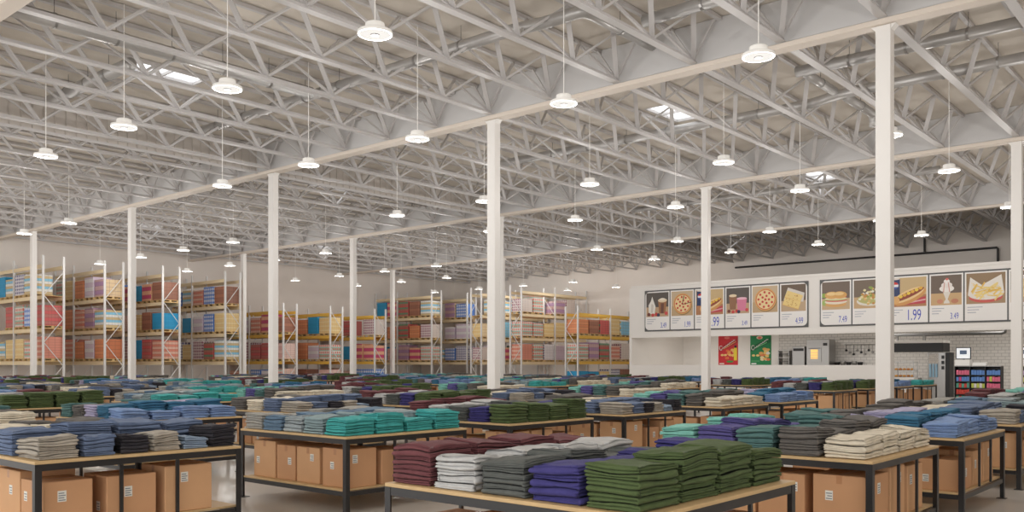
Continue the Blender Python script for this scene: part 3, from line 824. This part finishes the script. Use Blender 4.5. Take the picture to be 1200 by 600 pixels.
def pic_pizza(p, sliced):
    bg(p, (206,182,150), (196,166,128)); p.ell(.54, .63, .43, .42, (150,118,80)); p.ell(.52, .66, .43, .43, (222,170,100)); p.ell(.52, .66, .385, .385, (206,92,66)); p.ell(.52, .66, .36, .36, (240,214,160))
    r = random.Random(3 if sliced else 5)
    for a, q in [(k*2*PI/9+.3, .28) for k in range(9)]+[(k*2*PI/5, .14) for k in range(5)]+[(0, 0)]:
        p.ell(.52+q*math.cos(a), .66+q*math.sin(a)*p.w/p.h, .045, .045, (206,70,60))
    if sliced:
        p.poly([(.5, .655), (.58, .88), (.62, .87), (.53, .66)], (96,74,56)); p.poly([(.53, .65), (.93, .70), (.93, .68), (.54, .635)], (96,74,56))
def pic_drinks(p, a):
    bg(p, (92,84,78), (196,164,130))
    if a:
        p.poly([(.12, .42), (.38, .42), (.42, .62), (.36, .72), (.27, .9), (.2, .76), (.1, .66)], (238,234,226)); p.poly([(.2, .45), (.3, .45), (.33, .66), (.24, .7)], (214,206,196))
    else:
        p.poly([(.16, .44), (.42, .44), (.46, .78), (.12, .78)], (150,106,76)); p.ell(.29, .8, .17, .06, (236,214,180))
    if a:
        p.poly([(.58, .42), (.86, .42), (.92, .76), (.54, .76)], (164,112,72)); p.poly([(.66, .42), (.78, .42), (.8, .7), (.66, .7)], (116,74,60)); p.ell(.73, .78, .2, .08, (232,212,180)); p.ell(.73, .81, .12, .05, (244,232,212))
    else:
        p.poly([(.5, .40), (.84, .40), (.9, .72), (.46, .72)], (222,130,160)); p.ell(.68, .72, .22, .05, (240,190,206))
    for u, v, c in ((.46, .4, (206,60,60)), (.9, .42, (214,80,80)), (.55, .38, (60,60,84)), (.3, .38, (206,70,66)), (.12, .4, (120,60,50))): p.ell(u, v, .07, .07, c)
def cola(p, u0, u1, v0, v1):
    p.poly([(u0, v0), (u1, v0), (u1, v1), (u0, v1)], (44,60,104)); cu, cv, r = (u0+u1)/2, v0+.62*(v1-v0), (u1-u0)*.38
    p.ell(cu, cv, r, r*.8, (240,240,244)); p.ell(cu, cv+.012, r*.94, r*.7, (214,56,52), 0, 14, .1, PI-.1); p.ell(cu, cv-.012, r*.94, r*.7, (70,96,170), 0, 14, PI+.3, 2*PI-.3)
    p.ell(cu, v1, (u1-u0)*.5, .03, (226,216,206))
def pic_hotdog(p):
    bg(p, (206,178,132), (184,130,90)); cola(p, .03, .34, .58, .98)
    p.poly([(.2, .36), (.98, .40), (.98, .56), (.4, .42)], (196,70,80)); p.poly([(.5, .40), (.98, .47), (.98, .50), (.5, .43)], (228,180,180))
    p.ell(.58, .565, .44, .17, (214,156,92), .42); p.ell(.56, .60, .42, .13, (240,206,150), .42); p.ell(.57, .61, .41, .075, (150,72,50), .42)
    for k in range(7): p.ell(.26+.1*k, .53+.034*k*1.05, .05, .04, (240,206,80) if k % 2 else (232,180,70), .3)
    p.ell(.24, .49, .09, .10, (226,176,112), .4)
def pic_bread(p):
    bg(p, (110,92,76), (196,168,136)); p.poly([(.1, .62), (.28, .93), (.95, .78), (.9, .56)], (222,214,206))
    for c0, q in (((226,180,100), 0), ((240,212,140), .018)):
        p.poly([(.14, .68+q), (.26, .84+q), (.88, .70+q), (.78, .56+q)], c0); p.poly([(.06, .50+q), (.16, .66+q), (.80, .55+q), (.70, .37+q)], c0)
    r = random.Random(4)
    for k in range(26): p.ell(.2+.5*r.random(), .46+.3*r.random(), .016, .016, (196,140,70))
def pic_sandwich(p):
    bg(p, (120,104,92), (206,176,140)); p.ell(.08, .68, .12, .08, (150,176,84)); p.ell(.1, .5, .1, .1, (170,190,110))
    p.ell(.5, .46, .38, .10, (222,170,104)); p.ell(.5, .52, .40, .09, (238,226,206)); p.ell(.52, .55, .39, .05, (214,110,96)); p.ell(.5, .58, .40, .05, (190,200,130)); p.ell(.5, .60, .40, .045, (240,226,190)); p.ell(.52, .625, .39, .03, (206,70,56))
    p.ell(.36, .68, .26, .13, (226,174,104)); p.ell(.64, .68, .26, .13, (222,168,98)); p.ell(.34, .71, .17, .06, (244,212,150)); p.ell(.62, .71, .17, .06, (240,206,144))
def pic_salad(p):
    bg(p, (124,108,92), (206,172,130)); p.ell(.56, .5, .46, .17, (232,226,214)); p.ell(.56, .55, .43, .17, (196,190,120)); r = random.Random(8)
    for k in range(46):
        a, q = r.uniform(0, 6.28), r.random()**.5
        p.ell(.56+.4*q*math.cos(a), .62+.2*q*math.sin(a), .05, .04, r.choice(((236,222,170), (150,170,80), (226,190,120), (240,236,220), (206,150,80))))
def pic_sundae(p):
    bg(p, (112,96,84), (206,170,124)); p.poly([(.42, .37), (.62, .37), (.6, .42), (.55, .46), (.66, .66), (.38, .66), (.49, .46), (.44, .42)], (232,224,214))
    p.ell(.52, .70, .24, .12, (244,238,232)); p.ell(.52, .78, .18, .1, (238,230,224)); p.ell(.52, .86, .1, .08, (246,240,236)); p.ell(.53, .91, .05, .04, (220,110,100))
    p.poly([(.40, .62), (.43, .62), (.46, .84), (.44, .84)], (206,140,120)); p.poly([(.60, .62), (.63, .62), (.58, .84), (.56, .84)], (206,140,120)); p.ell(.3, .42, .1, .08, (206,140,110)); p.ell(.78, .42, .12, .08, (196,130,100))
def pic_fries(p):
    bg(p, (150,124,92), (170,140,106)); p.poly([(.04, .52), (.1, .92), (.4, .74), (.9, .95), (.97, .55), (.6, .42)], (238,232,224)); p.ell(.5, .47, .43, .15, (206,92,84)); p.ell(.5, .53, .44, .15, (240,232,222)); r = random.Random(2)
    for k in range(30):
        cu, cv, a = r.uniform(.18, .82), r.uniform(.5, .74), r.uniform(-.9, 1.2); l = r.uniform(.12, .2); du, dv = l*math.cos(a), l*math.sin(a)*.6
        p.poly([(cu-du, cv-dv), (cu+du, cv+dv), (cu+du+.03, cv+dv-.025), (cu-du+.03, cv-dv-.025)], r.choice(((240,206,110), (232,190,90), (244,218,140))))
def text(body, size, loc, parent, m, name='price_text', shear=0, rot=0):
    cu = bpy.data.curves.new(name, 'FONT'); cu.body = body; cu.size = size; cu.extrude = .001; cu.shear = shear; cu.align_x = 'LEFT'
    cu.materials.append(m); o = bpy.data.objects.new(name, cu); COL.objects.link(o); o.parent = parent
    c, s_ = math.cos(rot), math.sin(rot)
    mw = Matrix(((0, 0, -1, loc[0]), (-c, s_, 0, loc[1]), (s_, c, 0, loc[2]), (0, 0, 0, 1)))
    dg = bpy.context.evaluated_depsgraph_get(); me = bpy.data.meshes.new_from_object(o.evaluated_get(dg)); bpy.data.objects.remove(o)
    o = link(name, me, parent); o.matrix_local = mw @ Matrix.Diagonal((.62, 1.15, 1, 1))
    return o
def board(label, ylist, z0, z1, pics, prices, start_open=False, end_open=False):
    yl = ylist[0]; yr = ylist[-1]
    t = thing('menu_board', label, 'menu board', (FX-.003, yl, z0), 0, 'food court menu boards')
    W = yl-yr; H = z1-z0
    # backing with corner-rounded frame look
    MB().cbox(-.05, 0, -W, 0, 0, H, .008).obj('board_frame', FRM, t)
    for i in range(len(ylist)-1):
        a, b = yl-ylist[i]+.05, yl-ylist[i+1]-.05
        if i > 0: a = yl-ylist[i]+.03
        if i < len(ylist)-2: b = yl-ylist[i+1]-.03
        w, h = b-a, H-.14
        ld, rd = (i == 0), (i == len(ylist)-2)
        rr = .22; pts = []
        def corner(cu, cv, a0, on):
            if not on: pts.append((cu+(rr if math.cos(a0+PI/4) > 0 else -rr), cv+(rr if math.sin(a0+PI/4) > 0 else -rr))); return
            for k in range(6):
                g = a0+PI/2*k/5; pts.append((cu+rr*math.cos(g), cv+rr*math.sin(g)))
        corner(w-rr, h-rr, 0, rd); corner(rr, h-rr, PI/2, ld); corner(rr, rr, PI, ld); corner(w-rr, rr, 1.5*PI, rd)
        pm = MB(); pm.face([(-.003, -u, v) for u, v in pts]); pm.face([(0, -u, v) for u, v in pts][::-1])
        n = len(pts)
        for k in range(n):
            (u0, v0), (u1, v1) = pts[k], pts[(k+1) % n]; pm.face([(-.003, -u0, v0), (0, -u0, v0), (0, -u1, v1), (-.003, -u1, v1)])
        pn = pm.obj('menu_panel', WHITE, t, loc=(-.0505, -a, .07))
        inset = .06
        p = Pic(w-2*inset, h-2*inset); pics[i](p)
        # clip the picture polygons to the panel rectangle
        for k, v in enumerate(p.mb.v):
            p.mb.v[k] = (v[0], min(0, max(-p.w, v[1])), min(p.h, max(.335*p.h, v[2])))
        p.mb.obj('food_picture', p.mats, pn, loc=(-.0036, -inset, inset))
        cap = MB(); 
        for q, ln in enumerate((.52, .4, .3)): cap.box(-.0045, -.0035, -inset-.04-ln*w*.7, -inset-.04, h*.27-q*.11, h*.27-q*.11+.03)
        cap.obj('caption_lines', mat('caption_grey', (176,178,190), .6), pn)
        if prices[i]:
            body, size = prices[i]; text(body, size, (-.004, -w+len(body)*size*.36+.05, .11), pn, INKB)
    return t
board('left menu board of six food panels above the counter', [25.4, 23.85, 22.42, 20.72, 19.32, 17.86, 16.45], 3.33, 5.5,
      [lambda p: pic_drinks(p, True), lambda p: pic_pizza(p, True), pic_hotdog, lambda p: pic_drinks(p, False), lambda p: pic_pizza(p, False), pic_bread],
      [('3.49', .34), ('1.99', .36), ('1.99', .58), ('3.49', .28), None, ('4.99', .36)])
board('right menu board with sandwich, hot dog, sundae and fries panels', [15.9, 14.42, 12.98, 11.15, 9.76, 8.12, 6.7, 5.2], 3.33, 5.5,
      [pic_sandwich, pic_salad, pic_hotdog, pic_sundae, pic_fries, pic_bread, lambda p: pic_pizza(p, False)],
      [('7.49', .36), None, ('1.99', .58), ('3.49', .32), None, ('4.99', .36), None])
# posters on the kitchen back wall
def poster(label, y0, y1, base, dark, food):
    t = thing('wall_poster', label, 'poster', (BX-.002, y0, 1.5), 0, 'food posters on the back wall'); W, H = y0-y1, 1.68
    MB().box(-.02, 0, -W, 0, 0, H).obj('poster_sheet', mat('poster_'+label.split()[0], base, .5), t)
    p = Pic(W, H); food(p); p.mb.obj('poster_print', p.mats, t, loc=(-.0205, 0, 0))
    # flowing white script across the top
    pts = []; n = 40
    for k in range(14):
        a = .6+k/13*4.6; pts.append((.14+.075*math.cos(a), .60+.075*math.sin(a)))
    for k in range(n):
        q = k/(n-1); u = .2+.66*q; v = .575+.3*q+.018*math.sin(q*44); pts.append((u, v))
    cu = MB(); cu.tube([(-.034, -u*W, v*H) for u, v in pts], .017, 6); cu.obj('script_lettering', WHITE, t)
def fr(p):
    p.poly([(.0, .45), (.0, .62), (1, .95), (1, .78)], (178,36,44)); p.poly([(.25, .55), (.28, .58), (.9, .82), (.9, .8)], (240,196,120))
    for u, v in ((.2, .36), (.36, .36)): p.ell(u, v, .08, .05, (240,206,130))
    r = random.Random(1)
    for k in range(12): p.ell(r.uniform(.42, .82), r.uniform(.25, .55), .09, .06, r.choice(((226,110,60), (240,190,110), (206,50,50), (232,150,80))))
    p.ell(.6, .14, .18, .05, (70,150,70)); p.rect(.8, .96, .18, .6, (240,214,60)); p.rect(.83, .93, .6, .68, (30,30,30)); p.ell(.45, .94, .14, .06, (226,120,110)); p.rect(.06, .3, .05, .09, (240,220,210))
def fg(p):
    p.poly([(.0, .45), (.0, .62), (1, .95), (1, .78)], (14,104,60)); p.poly([(.3, .58), (.33, .62), (.8, .78), (.8, .75)], (110,196,130)); p.ell(.45, .93, .15, .08, (226,196,170)); p.ell(.45, .92, .08, .05, (226,100,80)); p.poly([(.08, .985), (.3, .985), (.3, 1), (.08, 1)], (200,40,40))
    for u, v in ((.16, .34), (.36, .34)): p.ell(u, v, .08, .05, (240,206,130))
    r = random.Random(6)
    for k in range(22): p.ell(r.uniform(.44, .88), r.uniform(.2, .56), .1, .06, r.choice(((240,206,120), (236,232,222), (226,130,80), (240,222,170), (232,180,100))))
    p.rect(.06, .3, .05, .09, (236,240,236)); p.rect(.06, .45, .14, .17, (90,170,110))
poster('red snack poster with white script and yellow bottle, kitchen back wall', 23.95, 22.75, (206,44,54), None, fr)
poster('green snack poster with white script and pale food, kitchen back wall', 22.0, 20.78, (26,134,78), None, fg)
# unseen light panels added to brighten the kitchen interior
for k, y in enumerate((4, 9, 14, 18.5, 23.5)):
    t = thing('added_ceiling_light', 'unseen white light panel added over the food court kitchen, %s from the right' % ORD[k+1], 'ceiling light', (43.2, y, 3.897), 0, 'added kitchen fill lights')
    MB().box(-.3, .3, -.6, .6, -.04, 0).obj('light_frame', M_LAMP, t); MB().box(-.27, .27, -.57, .57, -.044, -.0405).obj('diffuser', M_GLOW, t)
    ld = bpy.data.lights.new('kitchen_fill_light', 'AREA'); ld.shape = 'RECTANGLE'; ld.size = .55; ld.size_y = 1.1; ld.energy = 38; ld.color = (1, .96, .9)
    lo = bpy.data.objects.new('kitchen_fill_light', ld); COL.objects.link(lo); lo.location = (43.2, y, 3.84)
# pipes on the dark wall and under the soffit
m = MB(); m.tube([(XW-.12, 26.0, 7.76), (XW-.12, 11.0, 7.76), (XW-.12, 10.95, 7.7), (XW-.12, 10.95, 5.69)], .06, 10)
t = thing('wall_pipe', 'long black pipe high on the dark wall above the menu boards', 'pipe', (0, 0, 0)); m.obj('main_pipe', M_PIPE, t, True)
for y in (16.6, 14.6): MB().tube([(XW-.12, y, 7.83), (XW-.12, y, ZR-.01)], .06, 10).obj('riser', M_PIPE, t)
# ------------------------------------------------------------------ kitchen equipment (seen over the parapet)
struct(MB().box(BX-.8, BX-.02, 13.0, 20.2, 0, .92).obj('trim_3', M_STEEL))
def kb(name, label, cat, loc): return thing(name, label, cat, loc)
CT = .92
t = kb('tray_rack', 'small steel rack of dark trays on the kitchen counter', 'rack', (45.5, 19.75, CT))
for yy in (-.3, .27): MB().box(-.25, .25, yy, yy+.03, 0, 1.38).obj('side_frame', M_STEEL, t)
for k in range(6): MB().box(-.24, .24, -.268, .268, .2+k*.2, .23+k*.2).obj('tray', M_DARK if k % 2 else M_STEEL, t)
MB().box(-.26, .26, -.31, .31, 1.381, 1.41).obj('top_panel', M_STEEL, t)
t = kb('steel_cabinet', 'plain grey steel cabinet with black slot, left of the oven', 'cabinet', (45.45, 18.85, CT))
MB().cbox(-.4, .4, -.34, .34, 0, 1.6, .015).obj('cabinet_body', M_STEEL, t); MB().box(-.41, -.402, -.28, .28, 1.36, 1.5).obj('slot', M_DARK, t)
t = kb('oven', 'grey steel double oven with glowing yellow windows', 'oven', (45.3, 17.75, CT))
MB().cbox(-.42, .42, -.6, .6, 0, 1.95, .02).obj('oven_body', M_STEEL, t)
GL = mat('oven_glow', (250,205,120), .4, emit=.45)
for z0, z1 in ((.86, 1.45), (.12, .5)):
    d_ = MB().box(-.45, -.421, -.2, .52, z0-.08, z1+.08).obj('oven_door', M_STEEL, t); MB().box(-.456, -.4505, -.02, .36, z0+.08, z1-.02).obj('glowing_window', GL, d_)
    for q in range(3): MB().box(-.46, -.4565, -.02, .36, z0+.14+q*.13, z0+.16+q*.13).obj('grill_bar', M_STEEL, d_)
    MB().box(-.49, -.451, -.15, .47, z1+.03, z1+.055).obj('handle', M_DARK, d_)
MB().box(-.43, -.421, -.5, -.28, 1.62, 1.76).obj('control_panel', M_DARK, t)
for k in range(5):
    y = 17.0-k*.29; tag(MB().lathe([(.05, 0), (.11, .01), (.13, .1+.04*(k % 2)), (.135, .16+.05*(k % 2)), (.12, .165+.05*(k % 2))], 16).obj('saucepan', M_STEEL if k % 2 else M_DARK, None, True, (45.6, y, CT+.615)), '%s metal pan on the high kitchen shelf right of the oven, %s from left' % (['dark', 'shiny'][k % 2], ORD[k+1]), 'pan', 'pans on the kitchen shelf')
tag(MB().box(BX-.6, BX-.01, 15.2, 17.12, CT+.56, CT+.612).obj('wall_shelf', M_STEEL), 'steel wall shelf under the pans right of the oven', 'shelf')
t = kb('utensil_rail', 'steel rail on the tiled wall with hanging utensils', 'rail', (BX-.06, 16.75, 2.6)); MB().tube([(0, 0, 0), (0, -1.9, 0)], .015, 8).obj('rail_bar', M_STEEL, t)
MB().tube([(0, -.02, 0), (.058, -.02, 0)], .012, 8).obj('bracket', M_STEEL, t); MB().tube([(0, -1.88, 0), (.058, -1.88, 0)], .012, 8).obj('bracket', M_STEEL, t)
for k in range(9):
    y = 16.65-k*.19; L_ = .22+.1*(k % 3)
    m = MB().tube([(0, 0, 0), (0, 0, -L_)], .012, 6)
    m.lathe([(.01, -L_-.12), (.06, -L_-.09), (.065, -L_-.04), (.02, -L_)], 10)
    tag(m  .obj('hanging_ladle', M_STEEL if k % 2 else M_DARK, None, True, (BX-.1, y, 2.58)), 'hanging kitchen utensil on the wall rail, %s from the left' % ORD[k+1], 'utensil', 'utensils on the wall rail')
t = kb('wall_rail', 'thin steel rail high on the tiled wall right of oven', 'rail', (BX-.05, 17.0, 2.9)); MB().tube([(0, 0, 0), (0, -2.8, 0)], .014, 8).obj('rail_bar', M_STEEL, t)
for y in (-.02, -1.4, -2.78): MB().tube([(0, y, 0), (.048, y, 0)], .014, 8).obj('bracket', M_STEEL, t)
# extractor hood with pipes
t = kb('extractor_hood', 'dark extractor hood with pale top hanging over the serving counter', 'hood', (43.2, 11.9, 2.15))
MB().cbox(-.55, .55, -.75, 2.0, 0, .4, .02).obj('hood_body', M_DARK, t); MB().cbox(-.56, .56, -.76, 2.01, .401, .52, .01).obj('hood_top', M_SOFF, t)
for y in (1.4, .2): MB().tube([(0, y, .521), (0, y, .76)], .07, 12).obj('flue', M_STEEL, t)
MB().tube([(0, 1.6, .8), (0, -3.0, .8), (0, -3.1, .83), (0, -3.15, 1.14)], .07, 12).obj('manifold_pipe', mat('dull_pipe', (120, 120, 120), .6), t, True)
t = kb('drinks_machine', 'tall drinks machine with patterned front and dark side panel', 'drinks machine', (43.2, 11.35, 0))
MB().cbox(-.35, .35, -.25, .5, 0, 2.12, .015).obj('machine_body', M_STEEL, t); MB().cbox(-.36, .36, -.42, -.255, 0, 2.12, .01).obj('side_panel', M_DARK, t)
MB().box(-.362, -.351, .05, .46, 1.62, 2.08).obj('picture_front', carton_mat('speckled_print', (196,186,172), (120,110,104), (226,220,212), .07, .06), t)
for k in range(3): MB().box(-.42, -.352, .08+k*.13, .16+k*.13, 1.0, 1.6).obj('dispenser', mat('dispenser_blue', (150,190,214), .4), t)
for k in range(3): MB().box(-.362, -.351, -.2, -.08, 1.35+k*.24, 1.5+k*.24).obj('button_panel', M_DARK, t)
t = kb('display_case', 'glass display case of baked goods on the serving counter', 'display case', (41.6, 12.3, 0))
MB().cbox(-.3, .3, -.3, .58, 0, 1.0, .01).obj('case_base', M_SOFF, t); MB().box(-.29, .29, -.29, .57, 1.001, 1.02).obj('case_shelf', M_STEEL, t); MB().box(-.29, .29, -.29, .57, 1.3, 1.32).obj('case_shelf', M_STEEL, t); MB().box(-.3, .3, -.3, .58, 1.68, 1.7).obj('case_top', M_STEEL, t)
for sx in (-.28, .28):
    for sy in (-.28, .56): MB().box(sx-.012, sx+.012, sy-.012, sy+.012, 1.02, 1.68).obj('corner_post', M_STEEL, t)
for lv, z in ((1, 1.021), (2, 1.321)):
    for k in range(5):
        tag(MB().lathe([(.03, 0), (.075, .01), (.08, .05), (.05, .085), (.01, .09)], 12).obj('bread_roll', mat('crust_%d' % (k % 2), ((226,160,70), (206,130,50))[k % 2], .6), None, True, (41.42, 12.1+k*.17, z)), 'golden bread roll in the display case, %s on its %s shelf' % (ORD[k+1], ('lower', 'upper')[lv-1]), 'bread roll', 'bread rolls in the display case')
# checkout shelves with packets and tills
def snack_shelf(y1, y0, label, ref, cols):
    x = 38.9; H = 1.5
    t = thing('snack_shelf', label, 'shelf', (x, y0, 0), 0, 'snack shelves by the tills'); W = y1-y0
    MB().box(.4, .43, 0, W, 0, H).obj('back_panel', M_DARK, t); MB().box(-.02, .45, 0, W, H, H+.03).obj('top_panel', M_STEEL, t)
    for k in range(cols+1): yy = k*(W-.03)/cols; MB().box(0, .399, yy, yy+.03, 0, H-.001).obj('divider', M_DARK, t)
    lv = [.12, .38, .64, .90, 1.16]
    cw = (W-.03)/cols
    for k in range(cols):
        for z in lv: MB().box(0, .399, k*cw+.031, (k+1)*cw-.001, z-.03, z).obj('shelf_board', M_DARK, t)
    pal = [('red', (206,70,60)), ('yellow', (236,204,70)), ('pink', (226,110,140)), ('lime', (196,206,90)), ('white', (232,226,220)), ('lilac', (176,150,196)), ('orange', (232,140,70)), ('blue', (96,140,206)), ('magenta', (206,70,130)), ('teal', (90,160,140))]
    for k in range(cols):
        for li, z in enumerate(lv):
            base = R.randrange(10); n = 5; w = (cw-.06)/n
            for q in range(n):
                nm, c = pal[(base+(q % 2)*R.choice((0, 1))) % 10]
                o = MB().cbox(0, .2, 0, w-.008, 0, R.uniform(.17, .205), .006).obj('snack_packet', mat('packet_'+nm, c, .5), None, False, (x+.03, y1-.04-(cols-1-k)*cw-(q+1)*w if False else y0+k*cw+.034+q*w, z+.001))
                tag(o, '%s snack packet, %s from right in bay %s, %s shelf up, %s' % (nm, ORD[q+1], ('one', 'two', 'three', 'four')[k], ORD[li+1], ref), 'packet', 'snack packets by the tills')
snack_shelf(9.75, 8.05, 'black shelf unit of coloured snack packets left of the right column', 'left snack shelf', 3)
snack_shelf(7.5, 6.35, 'black shelf unit of coloured snack packets at the right frame edge', 'right snack shelf', 2)
for y, lb in ((9.45, 'till screen with white display on the left snack shelf'), (7.25, 'till screen with white display on the right snack shelf')):
    t = thing('till_screen', lb, 'till', (39.15, y, 1.531))
    MB().cbox(-.18, .18, -.26, .3, 0, .24, .015).obj('till_base', M_LAMP, t); MB().cbox(-.1, -.05, -.28, .28, .26, .74, .01).obj('monitor', M_DARK, t)
    MB().box(-.105, -.101, -.25, .25, .29, .71).obj('screen', mat('screen_white', (236,240,244), .3, emit=.35), t); MB().box(-.108, -.106, -.13, .13, .46, .62).obj('screen_text', mat('screen_blue', (90,110,140), .4), t)
    MB().box(-.04, .0, -.04, .04, .241, .45).obj('stand', M_DARK, t)
tag(MB().cbox(-.16, .16, -.5, .0, 0, .13, .012).obj('receipt_printer', M_LAMP, None, False, (39.15, 9.1, 1.531)), 'long white receipt printer beside the left till screen', 'printer')

# ------------------------------------------------------------------ light, world, view
w = bpy.data.worlds.new('world'); sc.world = w; w.use_nodes = True
bgn = w.node_tree.nodes['Background']; bgn.inputs[0].default_value = (1.0, .985, .965, 1); bgn.inputs[1].default_value = 1.9
sc.view_settings.view_transform = 'Standard'; sc.view_settings.look = 'None'; sc.view_settings.gamma = 1; sc.view_settings.use_curve_mapping = False
sc.view_settings.exposure = 0.0
sc.cycles.use_denoising = True
sc.cycles.max_bounces = 8; sc.cycles.diffuse_bounces = 5
print('COUNTS tables', len(TABLES), 'piles', len(piles), 'stuff verts', len(STUFF.v), 'boxes', NB, 'loads', NL, 'objs', len(bpy.data.objects))
